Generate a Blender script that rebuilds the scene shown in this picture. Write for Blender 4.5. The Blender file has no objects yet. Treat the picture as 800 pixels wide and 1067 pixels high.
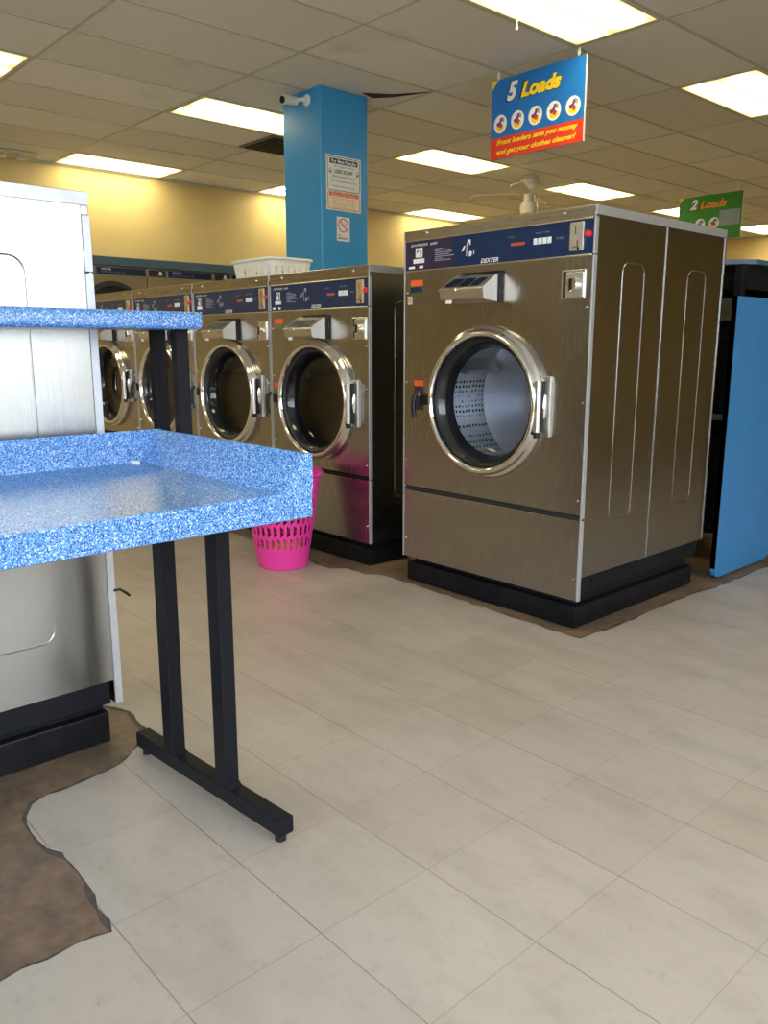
import bpy, bmesh, math, random
from mathutils import Vector, Matrix
random.seed(7)
S = bpy.context.scene
COL = S.collection
PI = math.pi

# ------------------------------------------------------------------ node helpers
def new_mat(name):
    m = bpy.data.materials.new(name); m.use_nodes = True
    nt = m.node_tree; nt.nodes.clear()
    out = nt.nodes.new('ShaderNodeOutputMaterial')
    return m, nt, out
def bsdf(nt, out, color=(.5, .5, .5), rough=.5, metal=0., spec=.5):
    b = nt.nodes.new('ShaderNodeBsdfPrincipled')
    b.inputs['Base Color'].default_value = (*color, 1)
    b.inputs['Roughness'].default_value = rough
    b.inputs['Metallic'].default_value = metal
    b.inputs['Specular IOR Level'].default_value = spec
    nt.links.new(b.outputs[0], out.inputs[0])
    return b
def coords(nt, world=False, scale=(1, 1, 1)):
    if world: src = nt.nodes.new('ShaderNodeNewGeometry').outputs['Position']
    else: src = nt.nodes.new('ShaderNodeTexCoord').outputs['Object']
    mp = nt.nodes.new('ShaderNodeMapping'); mp.inputs['Scale'].default_value = scale
    nt.links.new(src, mp.inputs[0]); return mp.outputs[0]
def noise(nt, vec, scale, detail=3, rough=.5):
    n = nt.nodes.new('ShaderNodeTexNoise'); n.inputs['Scale'].default_value = scale
    n.inputs['Detail'].default_value = detail; n.inputs['Roughness'].default_value = rough
    nt.links.new(vec, n.inputs['Vector']); return n.outputs['Fac']
def ramp(nt, fac, stops, interp='LINEAR'):
    r = nt.nodes.new('ShaderNodeValToRGB'); cr = r.color_ramp; cr.interpolation = interp
    while len(cr.elements) < len(stops): cr.elements.new(.5)
    for e, (p, c) in zip(cr.elements, stops):
        e.position = p; e.color = (*c, 1) if len(c) == 3 else c
    nt.links.new(fac, r.inputs[0]); return r.outputs[0]
def math_n(nt, op, a, b=None, c=None):
    m = nt.nodes.new('ShaderNodeMath'); m.operation = op
    for i, v in enumerate((a, b, c)):
        if v is None: continue
        if isinstance(v, (int, float)): m.inputs[i].default_value = v
        else: nt.links.new(v, m.inputs[i])
    return m.outputs[0]
def mixc(nt, fac, a, b, mode='MIX'):
    m = nt.nodes.new('ShaderNodeMix'); m.data_type = 'RGBA'; m.blend_type = mode
    for k, v in ((0, fac), (6, a), (7, b)):
        if isinstance(v, (int, float)): m.inputs[k].default_value = v
        elif isinstance(v, tuple): m.inputs[k].default_value = (*v, 1)
        else: nt.links.new(v, m.inputs[k])
    return m.outputs[2]
def bump(nt, b, h, strength=.1, dist=.01):
    n = nt.nodes.new('ShaderNodeBump'); n.inputs['Strength'].default_value = strength
    n.inputs['Distance'].default_value = dist
    nt.links.new(h, n.inputs['Height']); nt.links.new(n.outputs[0], b.inputs['Normal'])

M = {}
def simple(name, color, rough=.5, metal=0., spec=.5, var=.06, scale=40, bmp=0.):
    """plain surface with a faint procedural mottling"""
    m, nt, out = new_mat(name); b = bsdf(nt, out, color, rough, metal, spec)
    v = coords(nt); n = noise(nt, v, scale)
    lo = tuple(max(0, c * (1 - var)) for c in color); hi = tuple(min(1, c * (1 + var)) for c in color)
    nt.links.new(ramp(nt, n, [(.3, lo), (.7, hi)]), b.inputs['Base Color'])
    if bmp: bump(nt, b, n, bmp, .002)
    M[name] = m; return m

def steel(name, color, rough, streak=(60, 60, 1.2), wave=.05, spread=.12):
    m, nt, out = new_mat(name); b = bsdf(nt, out, color, rough, 1.)
    v = coords(nt, scale=streak); n = noise(nt, v, 6, 4, .6)
    c = ramp(nt, n, [(.25, tuple(k * .93 for k in color)), (.75, tuple(min(1, k * 1.06) for k in color))])
    v2 = coords(nt); n2 = noise(nt, v2, 1.7, 2, .4)
    n3 = noise(nt, v2, 9, 4, .6)
    c = mixc(nt, math_n(nt, 'MULTIPLY', ramp(nt, n3, [(.45, (0, 0, 0)), (.8, (1, 1, 1))]), .25), c, tuple(k * .72 for k in color))
    nt.links.new(c, b.inputs['Base Color'])
    r = math_n(nt, 'MULTIPLY_ADD', n, spread, rough - spread / 2); nt.links.new(r, b.inputs['Roughness'])
    bump(nt, b, n2, wave, .05)
    M[name] = m
steel('brushed_steel', (.375, .36, .345), .26, wave=.11)
steel('side_steel', (.37, .365, .35), .24, wave=.06)
steel('bright_steel', (.80, .80, .80), .22, streak=(1, 60, 60), wave=.02)
steel('cap_steel', (.42, .395, .35), .28, streak=(1, 60, 60))
steel('drum_steel', (.52, .55, .60), .42, streak=(8, 8, 8), wave=.02)
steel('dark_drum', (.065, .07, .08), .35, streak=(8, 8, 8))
steel('satin_steel', (.62, .60, .55), .38, streak=(8, 8, 8))
simple('chrome', (.85, .84, .82), .07, 1., var=.02)
simple('dark_rubber', (.018, .02, .024), .45)
simple('black_paint', (.009, .010, .013), .45, spec=.12, bmp=.15, scale=120)
simple('black_plinth', (.008, .008, .010), .36, spec=.15, var=.3, scale=14, bmp=.2)
simple('black_plastic', (.010, .010, .012), .4, spec=.3)
simple('navy_panel', (.012, .030, .090), .16, var=.04, scale=3)
simple('plum_panel', (.034, .026, .060), .24, var=.04, scale=3)
simple('white_ink', (.80, .82, .86), .5)
simple('grey_ink', (.30, .33, .42), .5)
simple('orange_sticker', (.85, .13, .02), .5)
simple('red_plastic', (.75, .03, .05), .3)
simple('amber_display', (.45, .08, .04), .35)
simple('brass_plate', (.72, .58, .36), .35, .8)
simple('soap_cover', (.36, .36, .37), .35, .6)
simple('column_paint', (.035, .29, .62), .36, var=.05, scale=2.2, bmp=.05)
simple('panel_blue', (.035, .20, .47), .45, var=.05, scale=5)
simple('dryer_trim_blue', (.055, .12, .185), .5)
simple('dryer_front', (.30, .235, .15), .42, .5)
simple('white_plastic', (.78, .78, .74), .4)
simple('cream_plastic', (.62, .56, .42), .5)
simple('fan_plastic', (.66, .62, .52), .45)
simple('pink_plastic', (.78, .045, .33), .33, var=.03)
simple('cloth_orange', (.80, .28, .03), .9, bmp=.4, scale=30)
simple('cloth_green', (.18, .42, .10), .9, bmp=.4, scale=30)
simple('cloth_navy', (.035, .05, .22), .9, bmp=.4, scale=30)
simple('cloth_yellow', (.85, .55, .08), .9, bmp=.4, scale=30)
simple('cloth_maroon', (.35, .03, .08), .9, bmp=.4, scale=30)
simple('cloth_grey', (.35, .36, .40), .9, bmp=.4, scale=30)
simple('sign_blue', (.010, .16, .56), .4, var=.02)
simple('sign_red', (.72, .045, .02), .4, var=.02)
simple('sign_yellow', (.95, .66, .02), .4, var=.02)
simple('sign_white', (.85, .86, .88), .4, var=.02)
simple('sign_black', (.008, .009, .02), .4, var=.02)
simple('sign_green', (.03, .25, .02), .45, var=.02)
simple('sign_orange', (.80, .33, .04), .45)
simple('sign_purple', (.16, .04, .20), .45)
simple('sign_grey', (.30, .36, .38), .45)
simple('paper_white', (.74, .76, .74), .6)
simple('paper_cream', (.78, .68, .50), .6)
simple('red_ink', (.62, .07, .05), .6)
simple('grid_bar', (.50, .47, .41), .55)
simple('grime', (.075, .062, .050), .6, var=.4, scale=30)
simple('dark_void', (.02, .018, .015), .9)
simple('window_aluminium', (.55, .56, .57), .4, .6)
simple('glint_trim', (.52, .54, .58), .40, .6)  # paleness stands in for window light reflected along the washer edges
simple('concrete', (.38, .37, .35), .9, scale=6, var=.15)
simple('rack_grey', (.17, .15, .12), .55)

def m_wall():
    m, nt, out = new_mat('wall_yellow'); b = bsdf(nt, out, (.66, .52, .27), .62)
    v = coords(nt, True); n = noise(nt, v, 1.3, 5, .55); n2 = noise(nt, v, 55, 3)
    c = ramp(nt, n, [(.3, (.60, .455, .205)), (.7, (.67, .52, .245))])
    nt.links.new(c, b.inputs['Base Color']); bump(nt, b, n2, .08, .004); M['wall_yellow'] = m
m_wall()
def m_ceiling():
    m, nt, out = new_mat('ceiling_tile'); b = bsdf(nt, out, (.6, .58, .5), .9, spec=.2)
    v = coords(nt, True)
    sep = nt.nodes.new('ShaderNodeSeparateXYZ'); nt.links.new(v, sep.inputs[0])
    ix = math_n(nt, 'FLOOR', math_n(nt, 'DIVIDE', math_n(nt, 'ADD', sep.outputs[0], 1.845), .6096))
    iy = math_n(nt, 'FLOOR', math_n(nt, 'DIVIDE', math_n(nt, 'SUBTRACT', sep.outputs[1], 2.816), 1.2192))
    cb = nt.nodes.new('ShaderNodeCombineXYZ'); nt.links.new(ix, cb.inputs[0]); nt.links.new(iy, cb.inputs[1])
    wn = nt.nodes.new('ShaderNodeTexWhiteNoise'); wn.noise_dimensions = '3D'; nt.links.new(cb.outputs[0], wn.inputs['Vector'])
    c = ramp(nt, wn.outputs['Value'], [(0, (.70, .675, .62)), (1, (.82, .80, .745))])
    st = noise(nt, v, 1.1, 3, .5)
    c = mixc(nt, ramp(nt, st, [(.66, (0, 0, 0)), (.74, (.5, .5, .5))]), c, (.50, .45, .36))
    pits = noise(nt, v, 140, 2, .6)
    c = mixc(nt, ramp(nt, pits, [(.30, (1, 1, 1)), (.40, (0, 0, 0))]), c, (.42, .40, .35))
    nt.links.new(c, b.inputs['Base Color']); bump(nt, b, pits, .25, .004)
    M['ceiling_tile'] = m
m_ceiling()
def m_floor():
    m, nt, out = new_mat('vinyl_tile'); b = bsdf(nt, out, (.62, .56, .47), .38)
    v = coords(nt, True)
    sep = nt.nodes.new('ShaderNodeSeparateXYZ'); nt.links.new(v, sep.inputs[0])
    wob = math_n(nt, 'MULTIPLY', math_n(nt, 'SUBTRACT', noise(nt, v, 3, 2), .5), .004)
    tx = math_n(nt, 'DIVIDE', math_n(nt, 'ADD', sep.outputs[0], wob), .3094)
    ty = math_n(nt, 'DIVIDE', math_n(nt, 'ADD', sep.outputs[1], wob), .3048)
    cb = nt.nodes.new('ShaderNodeCombineXYZ')
    nt.links.new(math_n(nt, 'FLOOR', tx), cb.inputs[0]); nt.links.new(math_n(nt, 'FLOOR', ty), cb.inputs[1])
    wn = nt.nodes.new('ShaderNodeTexWhiteNoise'); nt.links.new(cb.outputs[0], wn.inputs['Vector'])
    c = ramp(nt, wn.outputs['Value'], [(0, (.415, .360, .305)), (.85, (.440, .385, .328)), (1, (.390, .335, .270))])
    # scuffs and grime
    vs = coords(nt, True, (1, 2.2, 1)); s1 = noise(nt, vs, 2.6, 7, .62)
    c = mixc(nt, ramp(nt, s1, [(.46, (0, 0, 0)), (.82, (.60, .60, .60))]), c, (.26, .225, .185))
    s2 = noise(nt, v, 26, 5, .7)
    c = mixc(nt, ramp(nt, s2, [(.54, (0, 0, 0)), (.78, (.55, .55, .55))]), c, (.30, .26, .21))
    s3 = noise(nt, v, 90, 2, .5)
    c = mixc(nt, ramp(nt, s3, [(.765, (0, 0, 0)), (.785, (.9, .9, .9))]), c, (.10, .08, .06))
    def line(t, w):
        f = math_n(nt, 'PINGPONG', t, .5)      # 0 at joints
        return math_n(nt, 'LESS_THAN', f, w)
    ln = math_n(nt, 'MAXIMUM', math_n(nt, 'MULTIPLY', line(tx, .0034), .55), line(ty, .0042))
    fade = ramp(nt, noise(nt, v, 2.1, 3), [(.3, (.35, .35, .35)), (.6, (.85, .85, .85))])
    c = mixc(nt, math_n(nt, 'MULTIPLY', ln, fade), c, (.13, .10, .075))
    nt.links.new(c, b.inputs['Base Color'])
    r = ramp(nt, s1, [(.3, (.30, .30, .30)), (.75, (.52, .52, .52))]); nt.links.new(r, b.inputs['Roughness'])
    bump(nt, b, s1, .04, .01); M['vinyl_tile'] = m
    m, nt, out = new_mat('old_adhesive'); b = bsdf(nt, out, (.1, .06, .03), .45)
    v = coords(nt, True); n = noise(nt, v, 4.2, 6, .6); n2 = noise(nt, v, 30, 4)
    c = ramp(nt, n, [(.28, (.050, .042, .036)), (.42, (.13, .085, .055)), (.58, (.235, .145, .085)), (.8, (.33, .21, .12))])
    c = mixc(nt, .35, c, ramp(nt, n2, [(.3, (.04, .035, .03)), (.7, (.22, .17, .12))]))
    nt.links.new(c, b.inputs['Base Color']); bump(nt, b, n2, .25, .006); M['old_adhesive'] = m
m_floor()
def m_laminate():
    m, nt, out = new_mat('speckled_laminate'); b = bsdf(nt, out, (.1, .3, .7), .26)
    v = coords(nt); vo = nt.nodes.new('ShaderNodeTexVoronoi'); vo.inputs['Scale'].default_value = 430
    nt.links.new(v, vo.inputs['Vector'])
    sp = nt.nodes.new('ShaderNodeSeparateColor'); nt.links.new(vo.outputs['Color'], sp.inputs[0])
    c = ramp(nt, sp.outputs[0], [(0, (.020, .075, .28)), (.22, (.06, .20, .54)), (.52, (.115, .31, .66)), (.74, (.22, .44, .76)), (.90, (.48, .64, .82))], 'CONSTANT')
    nt.links.new(c, b.inputs['Base Color']); M['speckled_laminate'] = m
m_laminate()
def m_lamp():
    # two tubes behind a prismatic lens: brightest along the tubes, warmer and dimmer towards the frame
    m, nt, out = new_mat('lamp_diffuser'); e = nt.nodes.new('ShaderNodeEmission')
    v = coords(nt); sp = nt.nodes.new('ShaderNodeSeparateXYZ'); nt.links.new(v, sp.inputs[0])
    ax = math_n(nt, 'ABSOLUTE', math_n(nt, 'SUBTRACT', math_n(nt, 'ABSOLUTE', sp.outputs[0]), .13))
    g = math_n(nt, 'EXPONENT', math_n(nt, 'MULTIPLY', math_n(nt, 'POWER', math_n(nt, 'DIVIDE', ax, .085), 2.), -1.))
    ay = math_n(nt, 'SUBTRACT', .60, math_n(nt, 'ABSOLUTE', sp.outputs[1]))
    gy = nt.nodes.new('ShaderNodeMapRange'); gy.inputs[1].default_value = 0; gy.inputs[2].default_value = .14; gy.interpolation_type = 'SMOOTHSTEP'
    nt.links.new(ay, gy.inputs[0])
    t = math_n(nt, 'MULTIPLY', g, gy.outputs[0])
    nt.links.new(ramp(nt, t, [(0, (1., .74, .22)), (.3, (1., .84, .42)), (1, (1., .89, .58))]), e.inputs[0])
    nt.links.new(math_n(nt, 'MULTIPLY_ADD', t, 7.6, .40), e.inputs[1])
    nt.links.new(e.outputs[0], out.inputs[0]); M['lamp_diffuser'] = m
m_lamp()
def m_glass(name, tint, gloss_rough=.02, boost=1.):
    m, nt, out = new_mat(name)
    t = nt.nodes.new('ShaderNodeBsdfTransparent'); t.inputs[0].default_value = (*tint, 1)
    g = nt.nodes.new('ShaderNodeBsdfGlossy'); g.inputs['Roughness'].default_value = gloss_rough
    lw = nt.nodes.new('ShaderNodeLayerWeight'); lw.inputs[0].default_value = .5
    frs = math_n(nt, 'MULTIPLY_ADD', math_n(nt, 'POWER', lw.outputs['Facing'], 4.), .9, .05)
    mx = nt.nodes.new('ShaderNodeMixShader')
    nt.links.new(math_n(nt, 'MULTIPLY', frs, boost), mx.inputs[0])
    nt.links.new(t.outputs[0], mx.inputs[1]); nt.links.new(g.outputs[0], mx.inputs[2])
    nt.links.new(mx.outputs[0], out.inputs[0]); M[name] = m
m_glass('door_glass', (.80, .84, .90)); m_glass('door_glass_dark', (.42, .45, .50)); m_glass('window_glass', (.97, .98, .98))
def m_perf():
    m, nt, out = new_mat('perforated_steel'); b = bsdf(nt, out, (.60, .63, .68), .38, .85)
    v = coords(nt); vo = nt.nodes.new('ShaderNodeTexVoronoi'); vo.inputs['Scale'].default_value = 42
    vo.inputs['Randomness'].default_value = .15; nt.links.new(v, vo.inputs['Vector'])
    c = ramp(nt, vo.outputs['Distance'], [(.26, (.03, .035, .04)), (.36, (.68, .71, .76))])
    nt.links.new(c, b.inputs['Base Color']); M['perforated_steel'] = m
m_perf()

# ------------------------------------------------------------------ mesh helpers
class MB:
    def __init__(s): s.bm = bmesh.new()
    def _add(s, bm2, mat=None):
        me = bpy.data.meshes.new('tmp'); bm2.to_mesh(me); bm2.free()
        if mat is not None: me.transform(mat)
        s.bm.from_mesh(me); bpy.data.meshes.remove(me)
        return s
    def box(s, x0, x1, y0, y1, z0, z1, bev=0., seg=2, mat=None):
        b = bmesh.new(); bmesh.ops.create_cube(b, size=1.)
        for v in b.verts:
            v.co = Vector(((x0 + x1) / 2 + v.co.x * (x1 - x0), (y0 + y1) / 2 + v.co.y * (y1 - y0), (z0 + z1) / 2 + v.co.z * (z1 - z0)))
        if bev: bmesh.ops.bevel(b, geom=b.edges[:], offset=bev, segments=seg, affect='EDGES', profile=.5)
        return s._add(b, mat)
    def cyl(s, p0, p1, r0, r1=None, n=24, cap=True):
        r1 = r0 if r1 is None else r1
        p0, p1 = Vector(p0), Vector(p1); d = p1 - p0
        b = bmesh.new(); bmesh.ops.create_cone(b, cap_ends=cap, segments=n, radius1=r0, radius2=r1, depth=d.length)
        q = d.to_track_quat('Z', 'Y').to_matrix().to_4x4()
        return s._add(b, Matrix.Translation((p0 + p1) / 2) @ q)
    def lathe(s, prof, n=48, center=(0, 0, 0), axis='Z', closed=False):
        """prof: (r, h) pairs; axis Z up, or Y (h runs along +y)"""
        b = bmesh.new(); rings = []
        for r, h in prof:
            ring = []
            for k in range(n if r > 1e-6 else 1):
                a = 2 * PI * k / n
                p = (r * math.cos(a), r * math.sin(a), h) if axis == 'Z' else (r * math.cos(a), h, r * math.sin(a))
                ring.append(b.verts.new(Vector(p) + Vector(center)))
            rings.append(ring)
        pairs = list(zip(rings, rings[1:])) + ([(rings[-1], rings[0])] if closed else [])
        for A, B in pairs:
            for k in range(n):
                a0, a1 = A[k % len(A)], A[(k + 1) % len(A)]; b0, b1 = B[k % len(B)], B[(k + 1) % len(B)]
                f = [a0, a1, b1, b0]; u = []
                for q in f:
                    if q not in u: u.append(q)
                if len(u) >= 3: b.faces.new(u)
        bmesh.ops.recalc_face_normals(b, faces=b.faces[:])
        return s._add(b)
    def prism(s, pts, d0, d1, plane='XZ', mat=None):
        """extrude polygon; plane XZ -> depth along y; YZ -> depth along x; XY -> along z"""
        b = bmesh.new()
        def P(u, v, d): return {'XZ': (u, d, v), 'YZ': (d, u, v), 'XY': (u, v, d)}[plane]
        A = [b.verts.new(P(u, v, d0)) for u, v in pts]; B = [b.verts.new(P(u, v, d1)) for u, v in pts]
        b.faces.new(A); b.faces.new(B[::-1]); n = len(pts)
        for k in range(n): b.faces.new([A[k], B[k], B[(k + 1) % n], A[(k + 1) % n]])
        bmesh.ops.recalc_face_normals(b, faces=b.faces[:])
        return s._add(b, mat)
    def tube(s, path, r, n=8, closed=False):
        path = [Vector(p) for p in path]; b = bmesh.new(); rings = []; N = len(path)
        up = None
        for i, p in enumerate(path):
            if closed: t = path[(i + 1) % N] - path[i - 1]
            else: t = path[min(i + 1, N - 1)] - path[max(i - 1, 0)]
            t.normalize()
            if up is None:
                up = Vector((0, 0, 1)) if abs(t.z) < .9 else Vector((1, 0, 0))
            u = (up - t * up.dot(t)).normalized(); up = u; w = t.cross(u)
            rings.append([b.verts.new(p + (u * math.cos(2 * PI * k / n) + w * math.sin(2 * PI * k / n)) * r) for k in range(n)])
        pr = list(zip(rings, rings[1:])) + ([(rings[-1], rings[0])] if closed else [])
        for A, B in pr:
            for k in range(n): b.faces.new([A[k], A[(k + 1) % n], B[(k + 1) % n], B[k]])
        if not closed: b.faces.new(rings[0][::-1]); b.faces.new(rings[-1])
        bmesh.ops.recalc_face_normals(b, faces=b.faces[:])
        return s._add(b)
    def plate_hole(s, x0, x1, z0, z1, cx, cz, r, y0, y1, n=64):
        ang = [2 * PI * k / n for k in range(n)]
        for X in (x0, x1):
            for Z in (z0, z1): ang.append(math.atan2(Z - cz, X - cx) % (2 * PI))
        ang = sorted(set(round(a, 6) for a in ang)); b = bmesh.new()
        def edge(a):
            c, q = math.cos(a), math.sin(a); t = 1e9
            if c > 1e-9: t = min(t, (x1 - cx) / c)
            if c < -1e-9: t = min(t, (x0 - cx) / c)
            if q > 1e-9: t = min(t, (z1 - cz) / q)
            if q < -1e-9: t = min(t, (z0 - cz) / q)
            return cx + c * t, cz + q * t
        L = []
        for y in (y0, y1):
            I = [b.verts.new((cx + r * math.cos(a), y, cz + r * math.sin(a))) for a in ang]
            O = [b.verts.new((edge(a)[0], y, edge(a)[1])) for a in ang]
            L.append((I, O))
        m = len(ang)
        for k in range(m):
            j = (k + 1) % m
            for I, O in L: b.faces.new([I[k], I[j], O[j], O[k]])
            b.faces.new([L[0][0][k], L[0][0][j], L[1][0][j], L[1][0][k]])
            b.faces.new([L[0][1][k], L[0][1][j], L[1][1][j], L[1][1][k]])
        bmesh.ops.recalc_face_normals(b, faces=b.faces[:])
        return s._add(b)
    def build(s, name, mat, parent=None, loc=None, smooth=False, angle=35):
        me = bpy.data.meshes.new(name)
        if smooth:
            for f in s.bm.faces: f.smooth = True
            lim = math.radians(angle)
            for e in s.bm.edges:
                if len(e.link_faces) == 2 and e.calc_face_angle(0) > lim: e.smooth = False
        s.bm.to_mesh(me); s.bm.free()
        me.materials.append(M[mat] if isinstance(mat, str) else mat)
        o = bpy.data.objects.new(name, me); COL.objects.link(o)
        if parent is not None: o.parent = parent
        if loc is not None: o.location = loc
        return o
def tag(o, label=None, cat=None, group=None, kind=None):
    if label: o['label'] = label
    if cat: o['category'] = cat
    if group: o['group'] = group
    if kind: o['kind'] = kind
    return o
def empty(name, loc, rz=0):
    o = bpy.data.objects.new(name, None); COL.objects.link(o); o.empty_display_size = .1
    o.location = loc; o.rotation_euler = (0, 0, rz); return o
def copy_tree(o, parent=None):
    c = o.copy(); COL.objects.link(c); c.parent = parent
    for ch in [k for k in o.children]: copy_tree(ch, c)
    return c
def struct(mb, name, mat, **k):
    return tag(mb.build(name, mat, **k), kind='structure')
def text(name, s, mat, parent, basis, origin, width=None, height=.05, shear=0., bold=0., depth=.0006, align='CENTER', squash=None):
    """basis: (right, up) world/local vectors; the text is turned into a mesh"""
    cu = bpy.data.curves.new('t', 'FONT'); cu.body = s; cu.size = 1.; cu.shear = shear; cu.offset = bold
    cu.align_x = 'LEFT'; cu.extrude = 0.; cu.resolution_u = 3
    tmp = bpy.data.objects.new('t', cu); COL.objects.link(tmp)
    dg = bpy.context.evaluated_depsgraph_get()
    me = bpy.data.meshes.new_from_object(tmp.evaluated_get(dg), depsgraph=dg)
    bpy.data.objects.remove(tmp); bpy.data.curves.remove(cu)
    xs = [v.co.x for v in me.vertices]; ys = [v.co.y for v in me.vertices]
    x0, x1, y0, y1 = min(xs), max(xs), min(ys), max(ys)
    sy = height / (y1 - y0) if squash is None else squash
    sx = width / (x1 - x0) if width else sy
    R, U = Vector(basis[0]), Vector(basis[1]); N = R.cross(U)
    ox = {'CENTER': -(x0 + x1) / 2, 'LEFT': -x0, 'RIGHT': -x1}[align]
    for v in me.vertices:
        v.co = Vector(origin) + R * ((v.co.x + ox) * sx) + U * ((v.co.y - y0) * sy) + N * depth
    me.name = name; me.materials.append(M[mat])
    o = bpy.data.objects.new(name, me); COL.objects.link(o); o.parent = parent
    return o

# ------------------------------------------------------------------ room
XL, XR, YF, YB, H = -7.95, 2.75, -4.2, 13.95, 3.0
XN, YN = 2.75, -4.2
def jitter(pts, step=.05, amp=.008):
    out = []
    for a, b in zip(pts, pts[1:] + pts[:1]):
        a, b = Vector(a), Vector(b); n = max(1, min(60, int((b - a).length / step)))
        for k in range(n):
            p = a.lerp(b, k / n); out.append((p.x + random.uniform(-amp, amp), p.y + random.uniform(-amp, amp)))
    return out
H1 = [(-.612, -.225), (-.622, -.178), (-.611, -.136), (-.612, -.079), (-.605, -.039), (-.596, -.006), (-.641, 0), (-.688, .001), (-.739, .008),
      (-.794, .016), (-.849, .021), (-.909, .018), (-.937, .015), (-.973, -.003), (-1.028, -.007), (-1.11, -.001), (-1.148, .007), (-1.193, .037),
      (-1.213, .084), (-1.208, .147), (-1.223, .22), (-1.235, .29), (-1.25, .325), (-1.285, .363), (-1.333, .417), (-1.336, .45), (-1.404, .451),
      (-1.47, .457), (-1.551, .472), (-1.603, .447), (-1.66, .415), (-2.30, .41), (-2.30, -.80), (-.64, -.80), (-.60, -.5)]
H2 = [(-5.95, 2.09), (-4.2, 2.11), (-3.0, 2.08), (-2.66, 2.06), (-2.577, 2.035), (-2.46, 2.04), (-2.411, 2.103), (-2.25, 2.10), (-2.20, 2.16), (-2.10, 2.165),
      (-1.649, 2.15), (-1.264, 2.137), (-.935, 2.13), (-.925, 2.511), (-.935, 3.057), (-.905, 3.235), (-.90, 3.867), (-.9, 4.4), (-2.0, 4.4), (-2.1, 3.3), (-5.95, 3.2)]
def floor_mesh():
    cu = bpy.data.curves.new('f', 'CURVE'); cu.dimensions = '2D'; cu.fill_mode = 'BOTH'; cu.extrude = .0015
    rect = [(XL, YF), (XR, YF), (XR, YB), (XL, YB)]
    for pts in (rect, jitter(H1, .03, .005), jitter(H2, .05, .007)):
        sp = cu.splines.new('POLY'); sp.points.add(len(pts) - 1)
        for p, (x, y) in zip(sp.points, pts): p.co = (x, y, 0, 1)
        sp.use_cyclic_u = True
    tmp = bpy.data.objects.new('f', cu); COL.objects.link(tmp)
    dg = bpy.context.evaluated_depsgraph_get(); me = bpy.data.meshes.new_from_object(tmp.evaluated_get(dg), depsgraph=dg)
    bpy.data.objects.remove(tmp); me.materials.clear(); me.materials.append(M['vinyl_tile'])
    for v in me.vertices: v.co.z -= .0015
    o = bpy.data.objects.new('floor', me); COL.objects.link(o); tag(o, kind='structure')
floor_mesh()
struct(MB().box(XL - .1, XR + .1, YF - .1, YB + .1, -.12, -.003), 'subfloor', 'old_adhesive')
def grime(pts, sign):
    # dirt caught along the broken tile edges
    P = jitter(pts, .03, .004); N = len(P); bm = bmesh.new(); A, B = [], []
    wv = 0.
    for k in range(N):
        p, a, b = Vector(P[k]), Vector(P[k - 1]), Vector(P[(k + 1) % N]); t = (b - a).normalized(); n = Vector((-t.y, t.x)) * sign
        wv = .6 * wv + .4 * random.uniform(.003, .020)
        A.append(bm.verts.new((*(p - n * .008), -.0026))); B.append(bm.verts.new((*(p + n * wv), -.0026)))
    for k in range(N): bm.faces.new([A[k], A[(k + 1) % N], B[(k + 1) % N], B[k]])
    bmesh.ops.recalc_face_normals(bm, faces=bm.faces[:])
    q = MB(); q._add(bm); struct(q, 'floor_grime', 'grime')
grime(H1, 1); grime(H2, 1)
struct(MB().box(XL - .1, XR + .1, YF - .1, YB + .1, H, H + .1), 'ceiling', 'ceiling_tile')
struct(MB().box(XL - .15, XL, YF, YB, 0, H), 'wall_left', 'wall_yellow')
struct(MB().box(XL, XR, YB, YB + .15, 0, H), 'wall_back', 'wall_yellow')
# ceiling grid bars
g = MB()
x = -1.845 - .6096 * 10
gx = [v for v in [(-1.845 + .6096 * k) for k in range(-10, 8)] if XL < v < XR]
gy = [v for v in [(2.816 + 1.2192 * k) for k in range(-6, 9)] if YF < v < YB]
for v in gx: g.box(v - .011, v + .011, YF, YB, H - .004, H + .01)
for v in gy: g.box(XL, XR, v - .011, v + .011, H - .0035, H + .01)
struct(g, 'trim_1', 'grid_bar')
g = MB(); g.box(XL, XL + .022, YF, YB, H - .022, H); g.box(XL, XR, YB - .022, YB, H - .022, H)
struct(g, 'trim_2', 'grid_bar')

# right wall (street front) with big windows; front wall with added fill windows
def window_wall_x(X, y0, y1, openings, name):
    g = MB(); cur = y0
    for (a, b, z0, z1) in openings:
        g.box(X, X + .15, cur, a, 0, H); g.box(X, X + .15, a, b, 0, z0); g.box(X, X + .15, a, b, z1, H); cur = b
    g.box(X, X + .15, cur, y1, 0, H); struct(g, name, 'wall_yellow')
WIN = [(-3.9, -2.1, .45, 2.70), (-2.0, -.2, .45, 2.70), (-.1, 2.3, .45, 2.70)]
window_wall_x(XR, YF, YB, WIN, 'wall_right')
wn = 1
for (a, b, z0, z1) in WIN:
    w = MB()
    w.box(XR + .03, XR + .09, a, a + .05, z0, z1); w.box(XR + .03, XR + .09, b - .05, b, z0, z1)
    w.box(XR + .03, XR + .09, a, b, z0, z0 + .05); w.box(XR + .03, XR + .09, a, b, z1 - .05, z1)
    fr = struct(w, 'window_%d' % wn, 'window_aluminium')
    MB().box(XR + .055, XR + .062, a + .05, b - .05, z0 + .05, z1 - .05).build('pane', 'window_glass', fr)
    wn += 1
FILL_WIN = [(-3.0, -1.2, .45, 2.70), (-1.1, .7, .45, 2.7), (.8, 2.5, .45, 2.7)]  # unseen windows added so daylight from the front makes the big drum glow
g = MB(); cur = XL
for (a, b, z0, z1) in FILL_WIN:
    g.box(cur, a, YF - .15, YF, 0, H); g.box(a, b, YF - .15, YF, 0, z0); g.box(a, b, YF - .15, YF, z1, H); cur = b
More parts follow.
